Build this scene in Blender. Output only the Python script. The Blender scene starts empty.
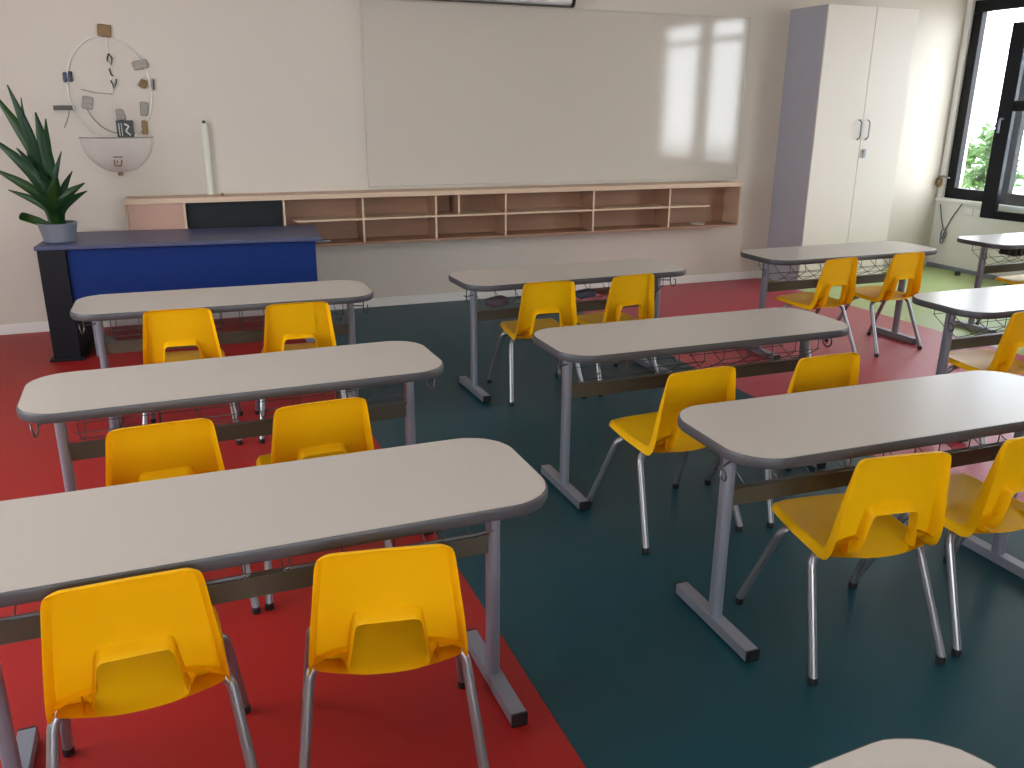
import bpy, bmesh, math, random
from mathutils import Vector, Matrix
random.seed(7)
S = bpy.context.scene
COL = S.collection
R = math.radians

# ---------------------------------------------------------------- camera, light, exposure
cd = bpy.data.cameras.new('camera'); cam = bpy.data.objects.new('camera', cd); COL.objects.link(cam)
cd.sensor_width = 36; cd.lens = 852.387 / 1024 * 36; cd.clip_start = .02; cd.clip_end = 200
_r = Vector((0.9312, -0.364432, 0.007534)); _u = Vector((0.105954, 0.290395, 0.951023)); _f = Vector((0.348771, 0.884794, -0.309029))
M = Matrix((( _r.x, _u.x, -_f.x, 0), (_r.y, _u.y, -_f.y, 0), (_r.z, _u.z, -_f.z, 1.643735), (0, 0, 0, 1)))
cam.matrix_world = M
S.camera = cam
S.view_settings.view_transform = 'Standard'; S.view_settings.look = 'None'
S.view_settings.gamma = 1; S.view_settings.use_curve_mapping = False
S.view_settings.exposure = 0.0
w = bpy.data.worlds.new('world'); S.world = w; w.use_nodes = True
bg = w.node_tree.nodes['Background']; bg.inputs[0].default_value = (.97, .98, 1, 1); bg.inputs[1].default_value = 12.5


def portal(x, y0, y1, z0, z1, sign):
    l = bpy.data.lights.new('window_daylight_portal', 'AREA'); l.shape = 'RECTANGLE'
    l.size = abs(y1 - y0); l.size_y = z1 - z0; l.cycles.is_portal = True
    o = bpy.data.objects.new('window_daylight_portal', l); COL.objects.link(o)
    o.location = (x, (y0 + y1) / 2, (z0 + z1) / 2)
    o.rotation_euler = (0, R(90) * sign, 0)
    o.rotation_euler = Vector((-sign, 0, 0)).to_track_quat('-Z', 'Y').to_euler()


portal(8.05, 5.0, 7.03, .75, 2.7, 1)
portal(8.05, .8, 3.5, .8, 2.95, 1)
_l = bpy.data.lights.new('window_daylight_portal', 'AREA'); _l.shape = 'RECTANGLE'; _l.size = 3.4; _l.size_y = 1.55; _l.cycles.is_portal = True
_o = bpy.data.objects.new('window_daylight_portal', _l); COL.objects.link(_o); _o.location = (.2, -2.65, 1.875); _o.rotation_euler = (R(90), 0, R(180))  # portal for the added rear window
portal(-3.05, 1.2, 4.6, .9, 2.5, -1)

# ---------------------------------------------------------------- materials
MATS = {}


def mat(name, col, rough=.5, metal=0, spec=.5, noise=0, nscale=20, bump=0, bscale=200, trans=0, stretch=None, coat=0):
    m = bpy.data.materials.new(name); m.use_nodes = True; nt = m.node_tree; N = nt.nodes; L = nt.links
    b = N['Principled BSDF']; c = (*col, 1)
    b.inputs['Base Color'].default_value = c; b.inputs['Roughness'].default_value = rough
    b.inputs['Metallic'].default_value = metal; b.inputs['Specular IOR Level'].default_value = spec
    b.inputs['Coat Weight'].default_value = coat
    tc = N.new('ShaderNodeTexCoord')
    src = tc.outputs['Object']
    if stretch:
        mp = N.new('ShaderNodeMapping'); mp.inputs['Scale'].default_value = stretch; L.new(src, mp.inputs[0]); src = mp.outputs[0]
    if noise:
        n = N.new('ShaderNodeTexNoise'); n.inputs['Scale'].default_value = nscale; n.inputs['Detail'].default_value = 5
        L.new(src, n.inputs['Vector'])
        mx = N.new('ShaderNodeMix'); mx.data_type = 'RGBA'
        mx.inputs[6].default_value = (*[v * (1 - noise) for v in col], 1); mx.inputs[7].default_value = (*[min(1, v * (1 + noise)) for v in col], 1)
        L.new(n.outputs['Fac'], mx.inputs[0]); L.new(mx.outputs[2], b.inputs['Base Color'])
    if bump:
        n2 = N.new('ShaderNodeTexNoise'); n2.inputs['Scale'].default_value = bscale; n2.inputs['Detail'].default_value = 3
        L.new(src, n2.inputs['Vector'])
        bp = N.new('ShaderNodeBump'); bp.inputs['Strength'].default_value = bump; bp.inputs['Distance'].default_value = .002
        L.new(n2.outputs['Fac'], bp.inputs['Height']); L.new(bp.outputs[0], b.inputs['Normal'])
    if trans:
        t = N.new('ShaderNodeBsdfTranslucent'); t.inputs[0].default_value = c
        ms = N.new('ShaderNodeMixShader'); ms.inputs[0].default_value = trans
        L.new(b.outputs[0], ms.inputs[1]); L.new(t.outputs[0], ms.inputs[2]); L.new(ms.outputs[0], N['Material Output'].inputs[0])
    return m


def emit(name, col, s):
    m = bpy.data.materials.new(name); m.use_nodes = True; N = m.node_tree.nodes
    e = N.new('ShaderNodeEmission'); e.inputs[0].default_value = (*col, 1); e.inputs[1].default_value = s
    m.node_tree.links.new(e.outputs[0], N['Material Output'].inputs[0]); return m


def glassmat(name, tint=(.95, .98, 1)):
    m = bpy.data.materials.new(name); m.use_nodes = True; N = m.node_tree.nodes; L = m.node_tree.links
    t = N.new('ShaderNodeBsdfTransparent'); t.inputs[0].default_value = (*tint, 1)
    g = N.new('ShaderNodeBsdfGlossy'); g.inputs['Roughness'].default_value = .02
    ms = N.new('ShaderNodeMixShader'); ms.inputs[0].default_value = .05; L.new(t.outputs[0], ms.inputs[1]); L.new(g.outputs[0], ms.inputs[2])
    L.new(ms.outputs[0], N['Material Output'].inputs[0]); return m


m_wall = mat('wall_paint', (.64, .575, .49), .55, noise=.03, nscale=1.5, bump=.15, bscale=180)
m_wallwhite = mat('white_wall_paint', (.78, .75, .68), .55, noise=.03, nscale=2)
m_ceil = mat('ceiling_paint', (.8, .79, .76), .8, noise=.02, nscale=3)
m_darkwall = mat('rear_wall_paint', (.42, .38, .35), .8, noise=.03, nscale=2)
m_board = mat('glossy_white_board', (.605, .545, .465), .075, spec=.6, noise=.015, nscale=1.2)
m_trim = mat('white_skirting', (.82, .78, .73), .4, noise=.03, nscale=4)
m_red = mat('red_vinyl', (.33, .013, .011), .45, spec=.3, noise=.10, nscale=3, bump=.15, bscale=350)
m_teal = mat('teal_vinyl', (.006, .048, .062), .38, spec=.28, noise=.12, nscale=3, bump=.15, bscale=350)
m_pink = mat('raspberry_vinyl', (.40, .045, .065), .40, spec=.4, noise=.08, nscale=3, bump=.15, bscale=350)
m_green = mat('lime_vinyl', (.36, .44, .17), .40, spec=.4, noise=.06, nscale=3, bump=.15, bscale=350)
m_yel = mat('yellow_plastic', (.95, .56, .002), .42, spec=.3, noise=.03, nscale=6, bump=.12, bscale=600, trans=.28)
m_steel = mat('grey_metal_paint', (.24, .255, .30), .36, metal=.35, noise=.05, nscale=9)
m_chrome = mat('brushed_chair_steel', (.30, .305, .32), .3, metal=.7, noise=.05, nscale=9)
m_rub = mat('black_rubber', (.008, .008, .009), .5, noise=.1, nscale=30)
m_lam = mat('warm_grey_laminate', (.475, .425, .37), .30, spec=.5, noise=.035, nscale=60)
m_edge = mat('blue_grey_edge_band', (.058, .056, .060), .45, noise=.05, nscale=30)
m_rail = mat('dark_olive_rail_paint', (.070, .060, .040), .45, noise=.06, nscale=10)
m_wire = mat('dark_steel_wire', (.10, .10, .105), .35, metal=.6, noise=.05, nscale=10)
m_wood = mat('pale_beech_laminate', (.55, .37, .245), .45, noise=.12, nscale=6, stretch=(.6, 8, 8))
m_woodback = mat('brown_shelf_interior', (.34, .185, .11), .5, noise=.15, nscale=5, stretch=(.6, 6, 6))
m_woodedge = mat('cream_wood_edge', (.66, .49, .34), .4, noise=.08, nscale=8)
m_pinkwood = mat('pinkish_door_laminate', (.52, .31, .23), .5, noise=.06, nscale=4)
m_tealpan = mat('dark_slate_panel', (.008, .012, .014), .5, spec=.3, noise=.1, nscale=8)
m_blue = mat('royal_blue_panel', (.002, .022, .14), .6, spec=.2, noise=.08, nscale=3)
m_desktop = mat('slate_blue_desk_laminate', (.055, .065, .14), .38, noise=.06, nscale=5)
m_black = mat('black_desk_side', (.004, .005, .008), .5, spec=.25, noise=.1, nscale=6)
m_cab = mat('white_cabinet_laminate', (.80, .72, .645), .42, noise=.02, nscale=3)
m_cabside = mat('grey_cabinet_side', (.42, .42, .47), .45, noise=.03, nscale=3)
m_frame = mat('black_window_frame', (.003, .003, .005), .5, spec=.25, noise=.1, nscale=8)
m_glass = glassmat('window_glass')
m_leaf = mat('dark_green_leaf', (.016, .075, .022), .32, noise=.35, nscale=7, trans=.1)
m_leaf2 = mat('fresh_green_leaf', (.035, .105, .015), .35, noise=.35, nscale=9, trans=.15)
m_shrub = mat('sunny_shrub_leaf', (.055, .15, .018), .5, noise=.35, nscale=9, trans=.3)
m_stem = mat('plant_stem', (.10, .12, .04), .6, noise=.2, nscale=12)
m_pot = mat('blue_grey_pot_glaze', (.17, .19, .23), .3, noise=.05, nscale=5)
m_soil = mat('dark_potting_soil', (.02, .014, .01), .9, noise=.4, nscale=60, bump=.8, bscale=90)
m_cream = mat('cream_ceramic', (.75, .72, .60), .4, noise=.04, nscale=8)
m_white = mat('white_plastic', (.78, .76, .72), .4, noise=.02, nscale=5)
m_gold = mat('brass_brown_plate', (.23, .135, .05), .5, metal=.1, noise=.3, nscale=30)
m_greyp = mat('grey_photo_plate', (.32, .29, .25), .5, noise=.45, nscale=45)
m_navy = mat('navy_enamel', (.01, .014, .06), .4, noise=.1, nscale=20)
m_ink = mat('black_enamel', (.012, .012, .012), .4, noise=.1, nscale=20)
m_bowl = mat('warm_white_bowl', (.66, .60, .545), .5, noise=.03, nscale=6)
m_ivory = mat('pale_ivory_roll', (.70, .69, .57), .5, noise=.05, nscale=10)
m_purple = mat('mauve_fabric', (.10, .065, .085), .8, noise=.3, nscale=30, bump=.5, bscale=200)
m_slate = mat('slate_blue_fabric', (.09, .11, .17), .7, noise=.3, nscale=30, bump=.5, bscale=200)
m_rednb = mat('red_notebook_cover', (.30, .03, .03), .5, noise=.1, nscale=12)
m_paper = mat('white_paper', (.78, .78, .76), .7, noise=.02, nscale=12)
m_out = mat('pale_outdoor_paving', (.45, .44, .42), .8, noise=.1, nscale=2)

# ---------------------------------------------------------------- mesh helpers


class MB:
    def __init__(s): s.bm = bmesh.new()

    def box(s, x0, x1, y0, y1, z0, z1, bev=0, mtx=None, seg=2):
        r = bmesh.ops.create_cube(s.bm, size=1, matrix=Matrix.Translation(((x0 + x1) / 2, (y0 + y1) / 2, (z0 + z1) / 2)) @ Matrix.Diagonal((abs(x1 - x0), abs(y1 - y0), abs(z1 - z0), 1)))
        vs = r['verts']
        if bev:
            es = list({e for v in vs for e in v.link_edges})
            q = bmesh.ops.bevel(s.bm, geom=es, offset=bev, segments=seg, affect='EDGES', profile=.5)
            vs = q['verts']
            vs = list({v for f in q['faces'] for v in f.verts} | {v for v in vs if v.is_valid})
        if mtx is not None: bmesh.ops.transform(s.bm, matrix=mtx, verts=[v for v in vs if v.is_valid])
        return s

    def tube(s, pts, r, n=10, closed=False, cap=True):
        P = [Vector(p) for p in pts]; rings = []; k = len(P); up = None
        for i in range(k):
            a = P[(i - 1) % k] if (closed or i > 0) else P[i]; b = P[(i + 1) % k] if (closed or i < k - 1) else P[i]
            t = (b - a).normalized()
            if up is None: up = Vector((0, 0, 1)) if abs(t.z) < .9 else Vector((0, 1, 0))
            x = t.cross(up).normalized(); up = x.cross(t).normalized()
            rr = r[i] if isinstance(r, (list, tuple)) else r
            rings.append([s.bm.verts.new(P[i] + (x * math.cos(q) + up * math.sin(q)) * rr) for q in [2 * math.pi * j / n for j in range(n)]])
        for i in range(k if closed else k - 1):
            A, B = rings[i], rings[(i + 1) % k]
            for j in range(n):
                s.bm.faces.new((A[j], A[(j + 1) % n], B[(j + 1) % n], B[j]))
        if cap and not closed:
            s.bm.faces.new(rings[0][::-1]); s.bm.faces.new(rings[-1])
        return s

    def prism(s, outline, z0, z1, bev=0):
        a = [s.bm.verts.new((x, y, z0)) for x, y in outline]; b = [s.bm.verts.new((x, y, z1)) for x, y in outline]
        n = len(a)
        f0 = s.bm.faces.new(a[::-1]); f1 = s.bm.faces.new(b)
        for i in range(n): s.bm.faces.new((a[i], a[(i + 1) % n], b[(i + 1) % n], b[i]))
        if bev:
            bmesh.ops.bevel(s.bm, geom=list(f1.edges) + list(f0.edges), offset=bev, segments=2, affect='EDGES')
        return s

    def lathe(s, prof, n=24, loc=(0, 0, 0)):
        rings = []
        for r, z in prof:
            rings.append([s.bm.verts.new((loc[0] + r * math.cos(2 * math.pi * j / n), loc[1] + r * math.sin(2 * math.pi * j / n), loc[2] + z)) for j in range(n)])
        for A, B in zip(rings, rings[1:]):
            for j in range(n): s.bm.faces.new((A[j], A[(j + 1) % n], B[(j + 1) % n], B[j]))
        s.bm.faces.new(rings[0][::-1]); s.bm.faces.new(rings[-1]); return s

    def build(s, name, m, parent=None, smooth=True, label=None, ang=40):
        bmesh.ops.recalc_face_normals(s.bm, faces=s.bm.faces)
        if smooth:
            for f in s.bm.faces: f.smooth = True
            for e in s.bm.edges:
                if len(e.link_faces) == 2 and e.calc_face_angle(0) > R(ang): e.smooth = False
        me = bpy.data.meshes.new(name); s.bm.to_mesh(me); s.bm.free(); me.materials.append(m)
        o = bpy.data.objects.new(name, me); COL.objects.link(o)
        if smooth:
            wn = o.modifiers.new('weighted_normal', 'WEIGHTED_NORMAL'); wn.keep_sharp = True; wn.weight = 60
        if parent: o.parent = parent
        if label: o['label'] = label
        return o


def box(*a, **k): return MB().box(*a, **k)


def thing(name, label=None, cat=None, loc=(0, 0, 0), rz=0, group=None, kind=None):
    o = bpy.data.objects.new(name, None); COL.objects.link(o); o.location = loc; o.rotation_euler = (0, 0, rz); o.empty_display_size = .1
    return tag(o, label, cat, group, kind)


def tag(o, label=None, cat=None, group=None, kind=None):
    for k, v in (('label', label), ('category', cat), ('group', group), ('kind', kind)):
        if v: o[k] = v
    return o


KIDS = {}


def kids(o): return [c for c in COL.objects if c.parent == o]


def copy_tree(o, parent=None):
    c = o.copy(); COL.objects.link(c); c.parent = parent
    for ch in kids(o): copy_tree(ch, c)
    return c


def smooth_path(pts, rad=.03, n=5):
    P = [Vector(p) for p in pts]; out = [P[0]]
    for a, b, c in zip(P, P[1:], P[2:]):
        d1 = (a - b); d2 = (c - b); r = min(rad, d1.length * .45, d2.length * .45)
        p = b + d1.normalized() * r; q = b + d2.normalized() * r
        for i in range(n + 1):
            t = i / n; out.append(p * (1 - t) ** 2 + b * 2 * t * (1 - t) + q * t * t)
    out.append(P[-1]); return out


def struct(name, mb, m, label, parent=None, smooth=True):
    o = mb.build(name, m, parent, smooth)
    if not parent: tag(o, label, 'structure', kind='structure')
    return o


# ---------------------------------------------------------------- room shell
X0, X1, Y0, Y1, ZC = -2.9, 7.76, -2.4, 7.12, 3.25
fl = box(X0 - .25, X1 + .25, Y0 - .25, Y1 + .25, -.12, -.003).build('floor', m_out, None, False)
tag(fl, 'classroom floor of wide red, teal, raspberry and lime vinyl bands', 'floor', kind='structure')
for m, a, b, lb in ((m_red, X0, .853, 'red vinyl band'), (m_teal, .853, 3.130, 'dark teal vinyl band'), (m_pink, 3.130, 5.49, 'raspberry vinyl band'), (m_green, 5.49, X1, 'lime green vinyl band')):
    box(a + .0006, b - .0006, Y0, Y1, -.003, 0).build('vinyl_strip', m, fl, False, lb)
struct('ceiling', box(X0 - .25, X1 + .25, Y0 - .25, Y1 + .25, ZC, ZC + .1), m_ceil, 'plain white ceiling above the classroom', smooth=False)
struct('wall_back', box(X0 - .25, X1 + .25, Y1, Y1 + .2, 0, ZC), m_wall, 'warm off-white wall behind the long shelf', smooth=False)
RWN = (-1.5, 1.9, 1.1, 2.65)  # opening for the added rear window, sized for light on the chair backs
q = MB(); q.box(X0 - .25, RWN[0], Y0 - .2, Y0, 0, ZC); q.box(RWN[1], X1 + .25, Y0 - .2, Y0, 0, ZC); q.box(RWN[0], RWN[1], Y0 - .2, Y0, 0, RWN[2]); q.box(RWN[0], RWN[1], Y0 - .2, Y0, RWN[3], ZC)
struct('wall_front', q, m_darkwall, 'wall at the rear of the classroom', smooth=False)


def wall_with_holes(name, xa, xb, holes, m, label):
    mb = MB(); y = Y0
    for (a, b, z0, z1) in sorted(holes):
        mb.box(xa, xb, y, a, 0, ZC); mb.box(xa, xb, a, b, 0, z0); mb.box(xa, xb, a, b, z1, ZC); y = b
    mb.box(xa, xb, y, Y1, 0, ZC); struct(name, mb, m, label, smooth=False)


WIN = [(4.95, 7.04, .75, 2.70), (.95, 3.40, .78, 2.98)]
wall_with_holes('wall_right', X1, X1 + .25, WIN, m_wallwhite, 'white wall with the black framed windows')
LWIN = [(1.2, 4.6, .9, 2.5)]
wall_with_holes('wall_left', X0 - .25, X0, LWIN, m_wall, 'off-white wall on the left side')
struct('baseboard_back', box(X0, 5.58, Y1 - .014, Y1, 0, .075, bev=.003), m_trim, 'low white skirting along the back wall')
struct('baseboard_right', box(X1 - .014, X1, Y0, Y1 - .02, 0, .045, bev=.003), m_steel, 'thin grey skirting under the window wall')
struct('baseboard_left', box(X0, X0 + .014, Y0, Y1 - .02, 0, .075, bev=.003), m_trim, 'white skirting on the left wall')


def window(name, xw, side, y0, y1, z0, z1, bars, transom, label, fw=.11):
    t = thing(name, label, 'window', (xw, (y0 + y1) / 2, z0), kind='structure')
    h = z1 - z0; hw = (y1 - y0) / 2; a, b = (.02, .09) if side > 0 else (-.09, -.02)
    f = MB(); f.box(a, b, -hw, hw, 0, fw, bev=.006); f.box(a, b, -hw, hw, h - fw, h, bev=.006)
    f.box(a, b, -hw, -hw + fw, fw, h - fw, bev=.006); f.box(a, b, hw - fw, hw, fw, h - fw, bev=.006)
    f.build('window_frame', m_frame, t)
    ys = [-hw + fw] + [v - (y0 + y1) / 2 for v in bars] + [hw - fw]
    for v in ys[1:-1]: box(a, b, v - .05, v + .05, fw, h - fw, bev=.005).build('mullion', m_frame, t)
    if transom:
        for p, q in zip(ys, ys[1:]): box(a + .01, b - .01, p + .05, q - .05, transom - z0 - .035, transom - z0 + .035, bev=.004).build('transom', m_frame, t)
    for p, q in zip(ys, ys[1:]):
        box((a + b) / 2 - .003, (a + b) / 2 + .003, p, q, fw * .9, h - fw * .9).build('glass_pane', m_glass, t, False)
    return t


win1 = window('window_1', X1, 1, *WIN[0], [6.33], None, 'tall black framed window beside the white cabinet')
window('window_2', X1, 1, *WIN[1], [2.22, 2.42], 2.62, 'wide black framed window mirrored in the white board')
window('window_3', X0, -1, *LWIN[0], [2.9], None, 'black framed window in the left wall')
w4 = window('added_rear_window', 0, 1, RWN[0], RWN[1], RWN[2], RWN[3], [.2], None, 'unseen black framed window added in the rear wall to light the chairs')  # added behind the camera, out of view, to brighten the chair backs
w4.location = ((RWN[0] + RWN[1]) / 2, Y0, RWN[2]); w4.rotation_euler = (0, 0, R(-90))
# white reveal strip and inner sill of the near window
struct('trim_1', box(X1 - .012, X1, 7.045, 7.10, .72, 2.76, bev=.003), m_trim, 'pale trim strip left of the window frame')
struct('trim_2', box(X1 - .05, X1 + .02, 4.9, 7.09, .715, .748, bev=.006), m_trim, 'white window sill board')
# outside
tag(box(8.02, 30, -25, 35, -.3, -.15).build('ground', m_out, None, False), 'pale paving outside the windows', 'ground', kind='structure')

# opened casement leaf of window_1, hinged towards the camera
sh = thing('window_sash', loc=(X1 - .05, 5.55, .62)); sh.parent = win1; sh.matrix_parent_inverse = Matrix.Translation(-Vector(win1.location))
dx, dy = -.11, .84
ang = math.atan2(dy, dx); Ls = math.hypot(dx, dy)
sh.rotation_euler = (0, 0, ang)
Hs = 1.82
for nm, bb in (('sash_stile', (Ls - .15, Ls, -.03, .03, 0, Hs)), ('sash_stile', (0, .10, -.03, .03, 0, Hs)), ('sash_rail', (.10, Ls - .15, -.028, .028, 0, .08)), ('sash_rail', (.10, Ls - .15, -.028, .028, Hs - .09, Hs)), ('sash_rail', (.10, Ls - .15, -.025, .025, 1.02, 1.12))):
    box(*bb, bev=.008).build(nm, m_frame, sh)
box(.09, Ls - .14, -.003, .003, .1, Hs - .1).build('glass_pane', m_glass, sh, False)
hd = MB(); hd.tube(smooth_path([(Ls - .07, .03, .95), (Ls - .07, .075, .95), (Ls - .07, .075, .82)], .02), .011)
hd.build('window_handle', m_steel, sh)

# ---------------------------------------------------------------- white board, screen case
wb = thing('white_board', 'very wide glossy white board on the back wall above the shelf', 'board', (3.33, Y1, 1.0))
box(-1.80, 1.79, -.012, -.001, .012, 1.43, bev=.002).build('board_surface', m_board, wb)
fr = MB()
fr.box(-1.812, -1.80, -.018, -.001, .0, 1.442, bev=.002); fr.box(1.79, 1.802, -.018, -.001, .0, 1.442, bev=.002)
fr.box(-1.80, 1.79, -.018, -.001, 1.43, 1.442, bev=.002); fr.box(-1.80, 1.79, -.018, -.001, 0, .012, bev=.002)
fr.build('board_frame', m_board, wb)

sc = thing('projector_screen_case', 'slim white projector screen case high on the back wall', 'screen', (2.42, Y1 - .10, 2.455), rz=0)
q = MB(); q.tube([(-.98, 0, .04), (.84, 0, .04)], .048, 20)
q.build('case', m_white, sc)
box(-.98, .84, -.035, .03, -.021, -.012, bev=.002).build('bottom_bar', m_rail, sc)
for x in (-.99, .85):
    MB().tube([(x - .012, 0, .035), (x + .016, 0, .035)], .058, 20).build('end_cap', m_rub, sc)
for x in (-.6, .5):
    box(x - .02, x + .02, 0.03, .099, .03, .09, bev=.003).build('wall_bracket', m_steel, sc)

# ---------------------------------------------------------------- wall shelf
sf = thing('wall_shelf', 'long low pale wooden wall shelf with open cubbyholes', 'shelf', (-.32, 6.86, .58))
LX = 5.335; D = .257; Hh = .405
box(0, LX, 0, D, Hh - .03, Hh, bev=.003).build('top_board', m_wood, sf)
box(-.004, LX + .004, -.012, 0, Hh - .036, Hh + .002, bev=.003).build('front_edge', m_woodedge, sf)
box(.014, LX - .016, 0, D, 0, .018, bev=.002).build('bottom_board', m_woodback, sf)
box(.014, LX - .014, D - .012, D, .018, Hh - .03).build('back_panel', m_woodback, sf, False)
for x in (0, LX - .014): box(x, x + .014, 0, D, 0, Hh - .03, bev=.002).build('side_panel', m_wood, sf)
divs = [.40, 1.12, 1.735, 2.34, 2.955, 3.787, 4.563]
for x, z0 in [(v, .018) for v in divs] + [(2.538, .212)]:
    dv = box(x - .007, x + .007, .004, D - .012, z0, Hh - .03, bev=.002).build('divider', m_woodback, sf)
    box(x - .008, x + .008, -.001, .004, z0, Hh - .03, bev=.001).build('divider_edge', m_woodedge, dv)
# middle board with rounded left end
ol = [(1.20 + .06 - .06 * math.cos(a), .06 - .06 * math.sin(a)) for a in [R(90) - R(90) * i / 6 for i in range(7)]]
MB().prism([(5.0, .0), (5.0, D - .012), (1.20, D - .012)] + ol[::-1], .192, .208, .002).build('middle_board', m_woodedge, sf)
box(.016, .392, -.006, .012, .02, Hh - .036, bev=.003).build('cubby_door', m_pinkwood, sf, label='pinkish wooden door over the left cubbyhole')
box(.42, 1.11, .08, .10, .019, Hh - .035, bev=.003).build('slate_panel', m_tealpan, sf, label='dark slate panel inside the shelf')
tag(MB().lathe([(.05, 0), (.062, .002), (.07, .012), (.064, .013), (.045, .006)], 20).build('small_dish', m_cream), 'small pale dish at the right end of the wall shelf', 'dish').location = (4.62, 6.95, .5985)

# pale roll standing on the shelf against the wall
rl = thing('paper_roll', 'tall thin ivory paper roll standing upright on the wall shelf', 'paper roll', (.285, 7.085, .985))
MB().tube([(0, 0, 0), (0, 0, .525)], .026, 20).build('roll', m_ivory, rl)
MB().tube([(0, 0, .525), (0, 0, .545)], .012, 12).build('end_knob', m_ink, rl)
tag(MB().lathe([(.01, 0), (.013, .006), (.008, .02), (.004, .026)], 14).build('knob_peg', m_gold), 'tiny brown peg beside the ivory roll on the shelf', 'peg').location = (.36, 6.90, .988)

# ---------------------------------------------------------------- tall cabinet
cb = thing('tall_cabinet', 'tall white two-door cabinet with grey side in the corner', 'cabinet', (5.578, 6.60, 0))
W, Dp, H = 1.046, .52, 2.53
bd = MB(); bd.box(0, .018, .02, Dp - .002, .0, H, bev=.001); bd.box(W - .018, W, .02, Dp - .002, 0, H, bev=.001)
bd.build('side_panel', m_cabside, cb)
b2 = MB(); b2.box(.018, W - .018, .02, Dp - .002, H - .02, H); b2.box(.018, W - .018, .02, Dp - .002, .0, .06); b2.box(.018, W - .018, Dp - .012, Dp - .002, .06, H - .02); b2.build('carcass', m_cab, cb)
for k, (a, b) in enumerate(((.002, .546 - .0025), (.546 + .0025, W - .002))):
    d = box(a, b, 0, .018, .05, H - .004, bev=.002).build('door', m_cab, cb)
    hx = (.546 - .045) if k == 0 else (.546 + .055)
    MB().tube(smooth_path([(hx, 0, 1.375), (hx, -.035, 1.395), (hx, -.035, 1.535), (hx, 0, 1.555)], .03), .007, 10).build('handle', m_steel, d)
    if k == 1:
        lk = MB(); lk.tube([(hx - .01, .002, 1.27), (hx - .01, -.012, 1.27)], .013, 14); lk.box(hx - .022, hx + .01, -.02, -.012, 1.21, 1.29, bev=.003)
        lk.build('lock', m_steel, d)

# ---------------------------------------------------------------- window wall fittings
so = thing('wall_socket', 'white double socket on the wall under the window', 'socket', (X1 - .012, 6.60, .64))
box(0, .0115, -.13, .13, -.045, .045, bev=.004).build('plate', m_white, so)
for y in (-.065, .065): box(-.008, 0, y - .05, y + .05, -.036, .036, bev=.004).build('cover', m_white, so)
ds = MB(); ds.lathe([(.028, 0), (.03, .01), (.026, .035), (.012, .04)], 18)
tag(ds.build('door_stop', m_rub), 'small black rubber stop on the green floor by the wall', 'door stop').location = (7.60, 6.55, .0005)
# thin hanging cord with clips under the sill, brown bracket above
cl = thing('hanging_cord', 'thin grey cord with metal clips hanging below the window corner', 'cord', (X1 - .03, 6.93, 0))
MB().tube(smooth_path([(0, -.18, .712), (0, -.08, .56), (0, -.01, .40), (0, .0, .34)], .05), .006, 8).build('cord', m_wire, cl)
MB().tube(smooth_path([(0, .10, .68), (0, .05, .52), (0, .01, .42)], .05), .005, 8).build('cord', m_wire, cl)
MB().tube([(0, .03 * math.cos(a), .37 + .05 * math.sin(a)) for a in [2 * math.pi * i / 14 for i in range(14)]], .009, 8, closed=True).build('clip', m_steel, cl)
MB().tube([(-.01, .02 * math.cos(a), .31 + .035 * math.sin(a)) for a in [2 * math.pi * i / 14 for i in range(14)]], .008, 8, closed=True).build('clip', m_steel, cl)
br = thing('window_catch', 'small brown metal catch on the trim beside the window', 'catch', (X1 - .02, 7.075, .91))
MB().tube([(-.03, .035 * math.cos(a), .045 * math.sin(a)) for a in [2 * math.pi * i / 14 for i in range(14)]], .012, 8, closed=True).build('ring', m_gold, br)
MB().tube(smooth_path([(.007, 0, .06), (-.03, 0, .06), (-.03, -.04, .07), (-.02, -.12, .05)], .02), .008, 8).build('arm', m_steel, br)


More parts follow.
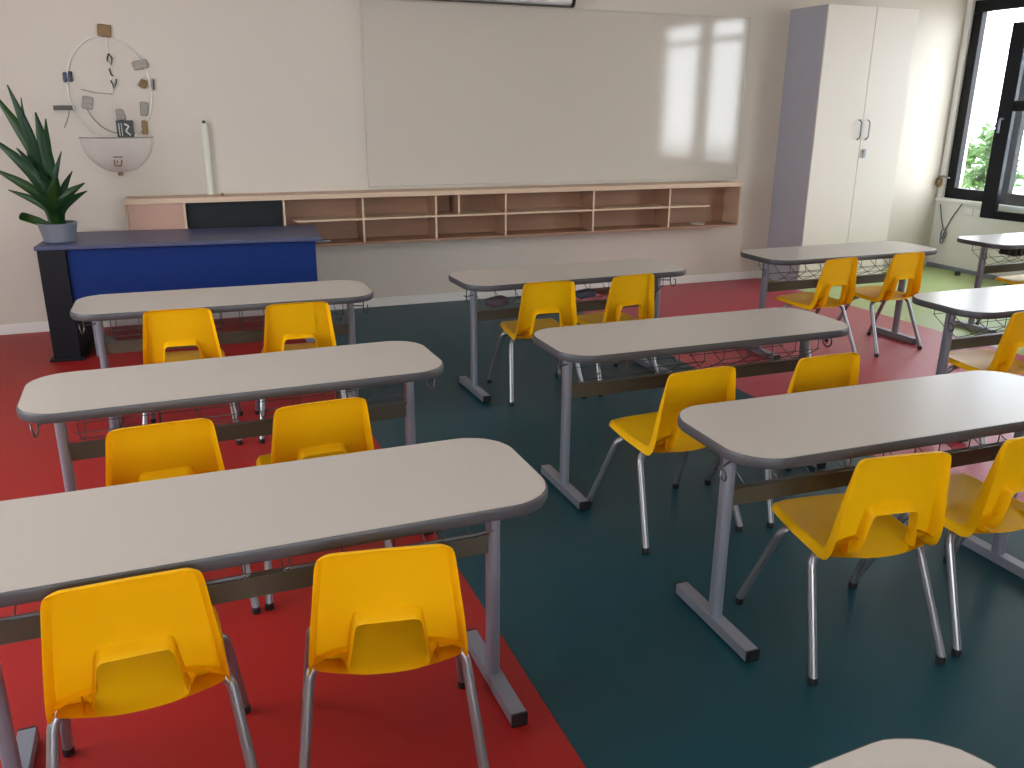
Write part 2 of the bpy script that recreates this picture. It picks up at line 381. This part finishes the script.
# ---------------------------------------------------------------- chair
def make_chair():
    t = thing('classroom_chair', None, 'chair', group='yellow moulded classroom chairs')
    # profile from seat front lip to back top: (y, z, half width, hole half width)
    prof = [(.219, .366, .152), (.223, .381, .162), (.213, .393, .172), (.18, .397, .181), (.10, .391, .187), (.02, .385, .189), (-.05, .382, .187),
            (-.095, .384, .190), (-.125, .392, .191), (-.142, .408, .190), (-.149, .435, .188), (-.154, .47, .184), (-.158, .51, .180), (-.162, .542, .176),
            (-.166, .58, .171), (-.172, .62, .166), (-.179, .665, .161), (-.184, .695, .157), (-.186, .706, .150)]
    NI, NO = 6, 6
    hole_rows = range(7, 13)          # faces between rows 7..13 in the middle are left out
    bm = bmesh.new(); G = []
    nr = len(prof); OF = [0, .05, .18, .40, .62, .82, 1]
    for i, (y, z, wd) in enumerate(prof):
        wd = wd * .968 - .013
        zc = min(max(z, .385), .542)
        hw = .100 - .022 * (zc - .385) / .157
        hw = min(hw, wd * .6)
        us = [-wd + (wd - hw) * OF[k] for k in range(NO)] + [-hw + 2 * hw * k / NI for k in range(NI)] + [wd - (wd - hw) * OF[k] for k in range(NO, -1, -1)]
        row = []
        for j, x in enumerate(us):
            s = abs(x) / wd
            yy, zz = y, z
            if i >= 8:                                 # back: sides curve forward
                f = min(1, (i - 7) / 2) * (1 - .62 * max(0, (i - 11) / (nr - 12)))
                yy += f * .010 * s ** 3
                if i >= nr - 3:                        # softly rounded top corners
                    zz -= .003 * s ** 2 * (i - nr + 4) / 3 + (.003 * (i - nr + 3) / 2 if s > .97 else 0)
            elif i >= 3:                               # seat: dished
                zz += .006 * s ** 3 - .006 * (1 - s * s)
                if NO <= j <= NO + NI and i >= 5:      # the pan reaches back under the opening
                    q = 1 - (x / .13) ** 2
                    yy -= (0, .010, .030, .072)[i - 4] + .016 * q * (i - 4) / 3
                    if i == 7: zz -= .003
            else:
                yy -= .030 * s ** 4
            row.append(bm.verts.new((x, yy, zz)))
        G.append(row)
    nc = len(G[0])
    for i in range(nr - 1):
        for j in range(nc - 1):
            if i in hole_rows and NO <= j < NO + NI: continue
            if i == 7 and (j == NO - 1 or j == NO + NI): continue
            bm.faces.new((G[i][j], G[i][j + 1], G[i + 1][j + 1], G[i + 1][j]))
    for j in (NO - 1, NO + NI):                        # close beside the rear pan
        bm.faces.new((G[7][j], G[7][j + 1], G[8][j + 1], G[8][j]))
    # hood flange round the opening (top and two sides), stepping back
    loop = [G[i][NO] for i in range(8, 14)] + [G[13][j] for j in range(NO + 1, NO + NI)] + [G[i][NO + NI] for i in range(13, 7, -1)]
    out = []
    for v in loop:
        x, y, z = v.co
        k = (z - .385) / .157
        out.append(bm.verts.new((x * .955, y - .044 + .006 * k, z - .016 * k - (.006 if z < .40 else 0))))
    for a, b, c, d in zip(loop, loop[1:], out[1:], out): bm.faces.new((a, b, c, d))
    CR = bm.edges.layers.float.new('crease_edge')
    # deep rolled rim round the outside edge of seat and back, deepest at the bend
    bl = [G[i][0] for i in range(nr)] + [G[-1][j] for j in range(1, nc)] + [G[i][-1] for i in range(nr - 2, -1, -1)]
    RD = [(-.004, -.008), (0, -.014), (0, -.018), (0, -.019), (0, -.020), (-.002, -.021), (-.005, -.022), (-.012, -.025), (-.028, -.028), (-.042, -.020), (-.047, -.006),
          (-.046, 0), (-.043, 0), (-.040, 0), (-.036, 0), (-.032, 0), (-.026, 0), (-.022, 0), (-.018, .003)]
    ro = []
    for idx, v in enumerate(bl):
        i = idx if idx < nr else (nr - 1 if idx < nr + nc - 1 else nr - 1 - (idx - nr - nc + 2))
        i = max(0, i); dy, dz = RD[i]
        top = nr - 1 < idx < nr + nc - 2
        sx = 0 if top else (.016 if v.co.x > 0 else -.016) * (1 if i > 2 else .6)
        ro.append(bm.verts.new(v.co + Vector((sx, dy, dz + (.002 if top else 0)))))
    for a, b, c, d in zip(bl, bl[1:], ro[1:], ro): bm.faces.new((a, b, c, d))
    for a, b in list(zip(bl, bl[1:])) + list(zip(loop, loop[1:])):
        e_ = bm.edges.get((a, b))
        if e_: e_[CR] = .55
    bmesh.ops.recalc_face_normals(bm, faces=bm.faces)
    for f in bm.faces: f.smooth = True
    me = bpy.data.meshes.new('seat_shell'); bm.to_mesh(me); bm.free(); me.materials.append(m_yel)
    sh_ = bpy.data.objects.new('seat_shell', me); COL.objects.link(sh_)
    so_ = sh_.modifiers.new('s', 'SOLIDIFY'); so_.thickness = .0055; so_.offset = 0
    su = sh_.modifiers.new('u', 'SUBSURF'); su.levels = su.render_levels = 1
    dg = bpy.context.evaluated_depsgraph_get(); dg.update()
    me2 = bpy.data.meshes.new_from_object(sh_.evaluated_get(dg)); sh_.modifiers.clear(); sh_.data = me2
    # stiffening ribs and thin rear lips left and right of the opening
    ex = bmesh.new(); ex.from_mesh(me2); xb = bmesh.new()

    def plate(A, B):
        a_ = [xb.verts.new(p) for p in A]; b_ = [xb.verts.new(p) for p in B]
        for k in range(len(A) - 1): xb.faces.new((a_[k], a_[k + 1], b_[k + 1], b_[k]))
    for sg in (-1, 1):
        plate([(x * sg, y, z) for x, y, z in ((.176, -.140, .378), (.150, -.152, .378), (.120, -.162, .378), (.084, -.174, .379))],
              [(x * sg, y, z) for x, y, z in ((.174, -.100, .380), (.150, -.100, .380), (.120, -.100, .380), (.084, -.110, .380))])
        plate([(x * sg, -.146, z) for x, z in ((.082, .447), (.115, .440), (.145, .428), (.176, .412))],
              [(x * sg, y, z) for x, y, z in ((.082, -.172, .443), (.115, -.165, .436), (.145, -.163, .424), (.178, -.166, .408))])
        plate([(.118 * sg, -.140, .437), (.118 * sg, -.115, .384)], [(.118 * sg, -.160, .436), (.118 * sg, -.156, .379)])
    bmesh.ops.solidify(xb, geom=xb.faces[:], thickness=.003)
    tm = bpy.data.meshes.new('ribs'); xb.to_mesh(tm); ex.from_mesh(tm); ex.to_mesh(me2); ex.free(); xb.free()
    for p in me2.polygons: p.use_smooth = True
    for e_ in me2.edges: pass
    me2.set_sharp_from_angle(angle=R(50))
    sh_.parent = t
    fr_ = MB()
    for y in (.085, -.085): fr_.tube([(-.13, y, .362), (.13, y, .362)], .010, 10)
    fr_.box(-.10, -.07, -.10, .10, .366, .374); fr_.box(.07, .10, -.10, .10, .366, .374)
    fr_.build('seat_frame', m_wire, t)
    for sx in (-1, 1):
        for sy in (1, -1):
            pts = smooth_path([(sx * .10, sy * .075, .362), (sx * .188, sy * (.078 if sy > 0 else .088), .356), (sx * .226, sy * .226, .02)], .055, 8)
            lg = MB().tube(pts, .0132, 12).build('leg', m_chrome, t)
            ax = (pts[-1] - pts[-2]).normalized()
            MB().tube([pts[-1] - ax * .004, pts[-1] + Vector((0, 0, -.0195))], [.0146, .0150], 12).build('rubber_foot', m_rub, lg)
    return t


CH = [  # x, y, degrees, label
    (1.894, 1.874, -7.4, 'yellow chair nearest the camera at the big right-hand teal-floor desk, whole chair visible'),
    (2.392, 1.857, 0, 'yellow chair cut off by the right picture edge, beside the whole foreground chair'),
    (-.180, 1.926, 1, 'yellow chair in the bottom left corner at the front red-floor desk'),
    (.392, 1.858, -10, 'yellow chair at the right end of the front red-floor desk, back seen straight on'),
    (-.117, 2.874, 2.9, 'yellow chair tucked between the second and front red-floor desks, left one'),
    (.375, 2.909, 3.9, 'yellow chair tucked between the second and front red-floor desks, right one'),
    (-.015, 4.503, -5, 'yellow chair in front of the blue teacher desk, left one of the back pair'),
    (.536, 4.453, -2.7, 'yellow chair in front of the blue teacher desk, right one of the back pair'),
    (1.944, 4.540, -3.5, 'yellow chair at the far middle desk by the shelf, left one'),
    (2.455, 4.561, 9, 'yellow chair at the far middle desk by the shelf, right one'),
    (1.784, 2.790, 2.9, 'yellow chair with its seat showing at the left end of the second middle desk'),
    (2.386, 2.784, .3, 'yellow chair partly hidden behind the big right-hand desk, right end of the second middle desk'),
    (4.060, 4.627, 8.5, 'yellow chair at the desk before the white cabinet, left one'),
    (4.675, 4.655, 6.5, 'yellow chair at the desk before the white cabinet, right one by the green floor'),
    (3.911, 3.076, 0, 'yellow chair at the right picture edge at the desk behind the big foreground one'),
    (6.150, 4.620, 2, 'yellow chair under the far right desk near the window, only its seat in view'),
]
proto = make_chair()
for i, (x, y, a, lb) in enumerate(CH):
    o = proto if i == 0 else copy_tree(proto)
    o.location = (x, y, 0); o.rotation_euler = (0, 0, R(a)); o['label'] = lb


# ---------------------------------------------------------------- desk
def rr(L, W_, r, n=9):
    out = []
    for cx, cy, a0 in ((L / 2 - r, W_ / 2 - r, 0), (-L / 2 + r, W_ / 2 - r, 90), (-L / 2 + r, -W_ / 2 + r, 180), (L / 2 - r, -W_ / 2 + r, 270)):
        for k in range(n + 1):
            a = R(a0 + 90 * k / n); out.append((cx + r * math.cos(a), cy + r * math.sin(a)))
    return out


def make_desk():
    t = thing('school_desk', None, 'desk', group='two-seat grey classroom desks')
    L, W_, r, Ht = 1.463, .482, .135, .70
    MB().prism(rr(L - .006, W_ - .006, r - .003), Ht - .032, Ht, .0015).build('tabletop', m_lam, t)
    # edge band: swept ring round the top
    bm = MB(); prof = [(-.0035, -.0005), (.0, -.001), (.0025, -.006), (.003, -.017), (.0025, -.028), (-.001, -.0335), (-.012, -.0337)]
    rings = []
    for off, dz in prof:
        rings.append([bm.bm.verts.new((x, y, Ht + dz)) for x, y in rr(L + 2 * off, W_ + 2 * off, r + off)])
    for A, B in zip(rings, rings[1:]):
        n = len(A)
        for j in range(n): bm.bm.faces.new((A[j], A[(j + 1) % n], B[(j + 1) % n], B[j]))
    bm.build('edge_band', m_edge, t)
    px = .628
    for s in (-1, 1):
        p = MB()
        p.prism([(s * px + x, y) for x, y in rr(.036, .050, .0165, 5)], .046, Ht - .034)
        p.box(s * px - .03, s * px + .03, -.16, .16, Ht - .034, Ht - .0285)
        p.build('post', m_steel, t)
        f = box(s * px - .023, s * px + .023, -.212, .212, .008, .046, bev=.003).build('foot', m_steel, t)
        for q in (-1, 1):
            box(s * px - .024, s * px + .024, q * .212 - .004, q * .212 + .004, .006, .047, bev=.002).build('end_cap', m_rub, f)
            MB().tube([(s * px, q * .185, 0.0), (s * px, q * .185, .010)], .013, 12).build('glide', m_rub, f)
        # bag hook at the outer side of the post
        h = MB(); xo = s * (px + .062)
        lp_ = [(xo, -.05, Ht - .03), (xo, -.05, .60)]
        for k in range(11):
            a = R(180 + 300 * k / 10); lp_.append((xo + s * .002 * k, -.05 - .022 + .022 * math.cos(a + math.pi), .594 + .022 * math.sin(a)))
        h.tube(lp_, .0036, 8)
        h.tube([(xo, -.05, .606), (s * (px + .01), -.022, .606)], .0036, 8)
        h.build('bag_hook', m_wire, t)
    rail = MB(); rail.box(-px + .012, px - .012, -.008, .008, .442, .500, bev=.002); rail.box(-px + .012, px - .012, -.016, .012, .498, .504, bev=.001)
    rail.build('cross_rail', m_rail, t)
    # two wire book baskets hung from the underside, resting on the rail
    for cx in (-.305, .305):
        wb_ = MB(); hw = .255
        for k in range(5):
            x = cx - hw + 2 * hw * k / 4
            wb_.tube(smooth_path([(x, -.165, Ht - .030), (x, -.165, .595), (x, -.085, .545), (x, 0, .508), (x, .085, .545), (x, .165, .595), (x, .165, Ht - .030)], .01, 2), .0021, 6)
        for y, z in ((-.165, .598), (-.085, .549), (.085, .549), (.165, .598)):
            wb_.tube([(cx - hw - .01, y, z), (cx + hw + .01, y, z)], .0021, 6)
        wb_.build('wire_basket', m_wire, t)
    return t


TB = [(.223, 4.594, -.014, 'grey desk in front of the blue teacher desk, rearmost on the red floor'),
      (.183, 3.175, .025, 'grey desk second from the camera on the red floor'),
      (.117, 2.025, .006, 'large grey desk in the lower left, nearest on the red floor'),
      (2.205, 4.645, .033, 'grey desk close to the wall shelf in the middle row, on teal and raspberry floor'),
      (2.131, 3.167, -.002, 'grey desk in the middle of the room between two others on the teal floor'),
      (2.163, 2.027, -.019, 'large grey desk at the right, in front of the whole foreground chair'),
      (.350, .539, .060, 'grey desk corner poking in at the bottom edge of the picture'),
      (4.363, 4.762, .009, 'grey desk before the tall white cabinet'),
      (4.329, 3.186, -.002, 'grey desk cut by the right edge, on the raspberry and green floor'),
      (6.392, 4.766, .002, 'farthest right grey desk near the window on the green floor')]
dproto = make_desk()
for i, (x, y, a, lb) in enumerate(TB):
    o = dproto if i == 0 else copy_tree(dproto)
    o.location = (x, y, 0); o.rotation_euler = (0, 0, a); o['label'] = lb


# ---------------------------------------------------------------- things in the baskets
def pouch(name, m, loc, size, label, cat, rz=0):
    mb = MB(); bmesh.ops.create_uvsphere(mb.bm, u_segments=16, v_segments=10, radius=1)
    for v in mb.bm.verts:
        v.co = Vector([math.copysign(abs(c) ** .6, c) * s_ for c, s_ in zip(v.co, size)]); v.co.z += .004 * math.sin(40 * v.co.x)
    o = mb.build(name, m, ang=80); o.location = loc; o.rotation_euler = (0, 0, rz); return tag(o, label, cat)


pouch('pencil_pouch', m_purple, (1.72, 4.62, .553), (.07, .045, .028), 'mauve pouch in the basket of the middle rear desk, left side', 'pouch', .1)
pouch('pencil_pouch', m_slate, (2.30, 4.62, .560), (.065, .045, .025), 'slate blue pouch in the basket of the middle rear desk, centre', 'pouch', -.1)
nb = box(-.12, .12, -.075, .075, -.006, .006, bev=.002).build('notebook', m_rednb); nb.location = (2.50, 4.655, .560); nb.rotation_euler = (0, 0, .05)
tag(nb, 'thin red notebook lying in the basket of the middle rear desk', 'notebook')
for i, (x, hgt) in enumerate(((6.07, .07), (6.13, .075), (6.20, .07))):
    b = box(-.017, .017, -.07, .07, 0, hgt, bev=.003).build('black_case', m_rub); b.location = (x, 4.80, .568)
    tag(b, ['left', 'middle', 'right'][i] + ' one of three small black cases in the far right desk basket', 'case', 'small black cases in the far right desk')
pp = box(-.11, .11, -.08, .08, -.003, .003).build('paper_stack', m_paper); pp.location = (6.62, 4.766, .556)
tag(pp, 'white papers lying in the far right desk basket', 'paper')

# ---------------------------------------------------------------- teacher desk
td = thing('teacher_desk', 'blue-fronted teacher desk with slate top and black side', 'desk', (-.825, 6.20, 0), rz=R(-4.6))
MB().box(-.03, 1.775, -.02, .66, .745, .770, bev=.004).build('desktop', m_desktop, td)
MB().box(-.02, .145, 0.0, .55, .02, .744, bev=.004).build('side_pedestal', m_black, td, label='black side pedestal')
box(-.045, .17, -.015, .56, 0, .02, bev=.004).build('base_plate', m_black, td)
box(.146, 1.735, .03, .048, .30, .744, bev=.003).build('front_panel', m_blue, td, label='royal blue front panel')
pl = MB()
for x in (.26, 1.66): pl.box(x - .03, x + .03, .06, .50, 0.0, .03, bev=.003); pl.box(x - .03, x + .03, .06, .12, .03, .744, bev=.003)
pl.build('leg_frame', m_steel, td)
MB().tube([(1.74, .03, .735), (1.84, .03, .735)], .008, 10).build('corner_bar', m_steel, td)

# pot and plant
pot = thing('potted_plant', 'dark green strap-leaved plant in a blue-grey pot on the teacher desk', 'plant', (-.72, 6.38, .7702))
MB().lathe([(.085, 0), (.095, .006), (.118, .118), (.122, .125), (.116, .128), (.108, .118), (.10, .10)], 28).build('pot', m_pot, pot)
MB().lathe([(.0, .098), (.101, .1), (.101, .104), (.05, .108), (.0, .110)], 20).build('soil', m_soil, pot)


def leaf(base, tip, wid, m, bow=.06, wmax=.5, fold=.25, droop=0):
    b = Vector(base); e = Vector(tip); n = 9
    d = e - b; side = d.cross(Vector((0, 1, 0)));
    side = Vector((d.z, 0, -d.x)).normalized()
    out = Vector((math.copysign(1, d.x), -.4, 0))
    bm = MB(); rows = []
    for i in range(n + 1):
        t = i / n
        c = b + d * t + Vector((out.x * -bow * math.sin(math.pi * t), -bow * .7 * math.sin(math.pi * t), droop * t * t * -1 + .02 * math.sin(math.pi * t)))
        ww = wid * (min(1, .45 + 2.4 * t) * (1 if t < .62 else max(.10, 1 - ((t - .62) / .38) ** 1.6))) + .001
        n_ = Vector((0, -1, 0))
        rows.append([bm.bm.verts.new(c - side * ww - n_ * ww * fold), bm.bm.verts.new(c - side * ww * .5 - n_ * ww * fold * .3), bm.bm.verts.new(c), bm.bm.verts.new(c + side * ww * .5 - n_ * ww * fold * .3), bm.bm.verts.new(c + side * ww - n_ * ww * fold)])
    for A, B in zip(rows, rows[1:]):
        for j in range(4): bm.bm.faces.new((A[j], A[j + 1], B[j + 1], B[j]))
    r_ = bmesh.ops.solidify(bm.bm, geom=bm.bm.faces[:], thickness=.0015)
    return bm.build('leaf', m, pot, ang=80)


# tips relative to the pot (x, y, z), half width
LV = [((-.25, .02, .96), .046, 0, .05), ((-.15, -.06, 1.00), .040, 0, .03), ((-.30, -.05, .70), .045, 0, .08), ((-.33, .03, .50), .040, 0, .07),
      ((-.10, .05, .93), .022, 0, -.03), ((-.02, -.05, .84), .050, 0, .00), ((.02, .06, .80), .034, 0, .01), ((.09, -.02, .60), .022, 0, .02),
      ((.13, .05, .47), .026, 0, .03), ((.20, -.04, .40), .042, 0, .05), ((.20, .06, .34), .034, 0, .05), ((.15, -.10, .36), .034, 0, .05),
      ((-.20, -.10, .21), .034, 0, -.06), ((-.12, -.14, .36), .042, 0, .03), ((-.04, -.12, .50), .040, 0, .02), ((.04, -.12, .44), .036, 0, .02),
      ((-.17, .04, .62), .038, 0, .04), ((.10, .10, .30), .035, 0, .05), ((-.26, .05, .36), .030, 0, .05), ((.07, -.12, .28), .03, 0, .04)]
for i, (tp, wd, dr, bow) in enumerate(LV):
    a = i * 2.4; leaf((.035 * math.cos(a), .035 * math.sin(a), .106), (tp[0], tp[1], tp[2] - .02), wd * .78, m_leaf if i % 3 else m_leaf2, bow)
MB().tube([(0, 0, .10), (-.01, 0, .3), (-.02, 0, .5)], [.02, .016, .008], 10).build('stem', m_stem, pot)

# ---------------------------------------------------------------- wall ornament
wo = thing('wall_ornament', 'round white wire wall ornament with small plates and letters', 'wall decoration', (-.33, 7.119, 1.74))


def circ(cx, cz, rx, rz_, a0=0, a1=360, n=48, y=-.012):
    return [(cx + rx * math.cos(R(a0 + (a1 - a0) * i / n)), y, cz + rz_ * math.sin(R(a0 + (a1 - a0) * i / n))) for i in range(n + (0 if a1 - a0 == 360 else 1))]


MB().tube(circ(0, 0, .275, .36), .0045, 8, closed=True).build('ring', m_white, wo)
MB().tube(circ(.03, .0, .22, .30, 200, 285, 24), .003, 6).build('inner_ring', m_wire, wo)
MB().tube([(-.19, -.012, .0), (-.10, -.014, -.02), (.015, -.012, -.03)], .004, 6).build('cross_wire', m_greyp, wo)
MB().tube([(.015, -.012, .36), (.015, -.012, -.30)], .0035, 6).build('centre_wire', m_white, wo)
for cx, cz, sx, sz, m in ((.012, .395, .045, .042, m_gold), (-.28, .08, .014, .035, m_navy), (-.245, .085, .013, .036, m_navy), (-.16, -.09, .036, .045, m_greyp), (.22, .175, .052, .030, m_greyp), (.225, .045, .026, .028, m_gold),
                          (.21, -.13, .026, .05, m_greyp), (.20, -.26, .020, .05, m_gold), (.045, -.17, .026, .040, m_greyp), (.295, .04, .006, .04, m_ink)):
    an = {(.22, .175): -.25, (-.16, -.09): .18, (.225, .045): .5, (.045, -.17): -.2, (.012, .395): .08}.get((cx, cz), .05)
    box(cx - sx, cx + sx, -.022, -.006, cz - sz, cz + sz, bev=.010, mtx=Matrix.Translation((cx, 0, cz)) @ Matrix.Rotation(an, 4, 'Y') @ Matrix.Translation((-cx, 0, -cz))).build('plate', m, wo)
tb = box(.01, .125, -.026, -.006, -.34, -.21, bev=.004).build('black_plate', m_ink, wo, label='black plate with a white mark')
MB().tube(smooth_path([(.065, -.028, -.235), (.095, -.028, -.25), (.07, -.028, -.285), (.10, -.028, -.315)], .01), .006, 6).build('white_mark', m_white, tb)
for x in (.028, .045): MB().tube([(x, -.028, -.23), (x, -.028, -.32)], .0025, 6).build('white_mark', m_white, tb)
# small black signs down the middle
for pts in ([(.02, .245), (.04, .215), (.03, .17), (.005, .20), (.02, .245)], [(.012, .145), (.02, .10), (.035, .095)], [(.012, .065), (.03, .012), (.045, .045), (.05, .075)]):
    MB().tube([(x, -.016, z) for x, z in pts], .0055, 6).build('black_sign', m_ink, wo)
# white bowl under the ring
bw = MB(); NB, MA = 8, 24; rows = []
for i in range(NB + 1):
    p = R(90) * i / NB
    rows.append([bw.bm.verts.new((.245 * math.cos(p) * math.cos(math.pi * j / MA) + .0, -.10 * math.cos(p) * math.sin(math.pi * j / MA) - .001, -.33 - .25 * math.sin(p))) for j in range(MA + 1)])
for A, B in zip(rows, rows[1:]):
    for j in range(MA): bw.bm.faces.new((A[j], A[j + 1], B[j + 1], B[j]))
bmesh.ops.remove_doubles(bw.bm, verts=bw.bm.verts, dist=.0005)
bmesh.ops.solidify(bw.bm, geom=bw.bm.faces[:], thickness=.005)
bwl = bw.build('bowl', m_bowl, wo, ang=70)
MB().tube([(.245 * math.cos(math.pi * j / 24), -.10 * math.sin(math.pi * j / 24) - .004, -.33) for j in range(25)], .005, 6).build('rim', m_greyp, bwl)
e = MB()
for a, b in (((-.035, -.465), (.03, -.465)), ((-.03, -.485), (-.03, -.525)), ((-.03, -.525), (.01, -.53)), ((.01, -.53), (.022, -.485)), ((-.012, -.49), (-.012, -.51))):
    e.tube([(a[0], -.086, a[1]), (b[0], -.084, b[1])], .004, 6)
e.build('bowl_sign', m_gold, bwl)
box(-.018, .018, -.06, -.03, -.60, -.575, bev=.006).build('bowl_stud', m_gold, bwl)
hk = thing('wall_bracket', 'small olive metal bracket on the wall beside the tall plant', 'bracket', (-.66, 7.119, 1.60))
box(-.05, .07, -.05, -.001, 0, .03, bev=.004).build('bracket_plate', m_rail, hk)
MB().tube(smooth_path([(.05, -.03, 0), (.03, -.03, -.06), (.0, -.03, -.12)], .03), .004, 6).build('bracket_arm', m_greyp, hk)

# ---------------------------------------------------------------- shrub and pot outside the window
for (x, y, z, s, lb, n) in ((8.50, 7.08, .38, .80, 'bright green shrub just outside the window', 1500), (9.4, 8.1, -.15, 1.15, 'second green shrub farther out behind the window shrub', 1200)):
    sb = thing('garden_shrub', lb, 'shrub', (x, y, z))
    st = MB()
    bm = MB(); cl_ = []
    for k in range(16):
        a = random.random() * 6.28; rr_ = .05 + .22 * random.random(); zz = .62 + .62 * random.random()
        c = Vector((rr_ * math.cos(a), rr_ * math.sin(a), zz)) * s; cl_.append(c)
        st.tube([(0, 0, 0 if k else 0), (c.x * .3, c.y * .3, c.z * .5), tuple(c)], [.012, .009, .004], 6)
    st.build('stem', m_stem, sb)
    for k in range(n):
        c = random.choice(cl_) + Vector([random.gauss(0, .055) for _ in range(3)])
        u = Vector([random.gauss(0, 1) for _ in range(3)]).normalized(); v = u.orthogonal().normalized()
        l_, w_ = .04 + .02 * random.random(), .02
        q = [bm.bm.verts.new(c + u * a_ + v * b_) for a_, b_ in ((-l_, 0), (-l_ * .2, w_), (l_ * .5, w_ * .8), (l_, 0), (l_ * .5, -w_ * .8), (-l_ * .2, -w_))]
        bm.bm.faces.new(q)
    f = bm.build('foliage', m_shrub, sb); f['kind'] = 'stuff'
pt = MB().lathe([(.10, 0), (.12, .02), (.15, .34), (.16, .36), (.15, .37), (.135, .36), (.13, .30), (.0, .30)], 24).build('planter', m_cream)
pt.location = (8.22, 6.40, .38)
tag(pt, 'cream planter outside the window beside the shrub', 'planter')
ld = box(8.06, 8.7, 5.2, 7.30, -.15, .379, bev=.01).build('planter_ledge', m_out); tag(ld, 'low pale ledge outside the window', 'ledge', kind='structure')
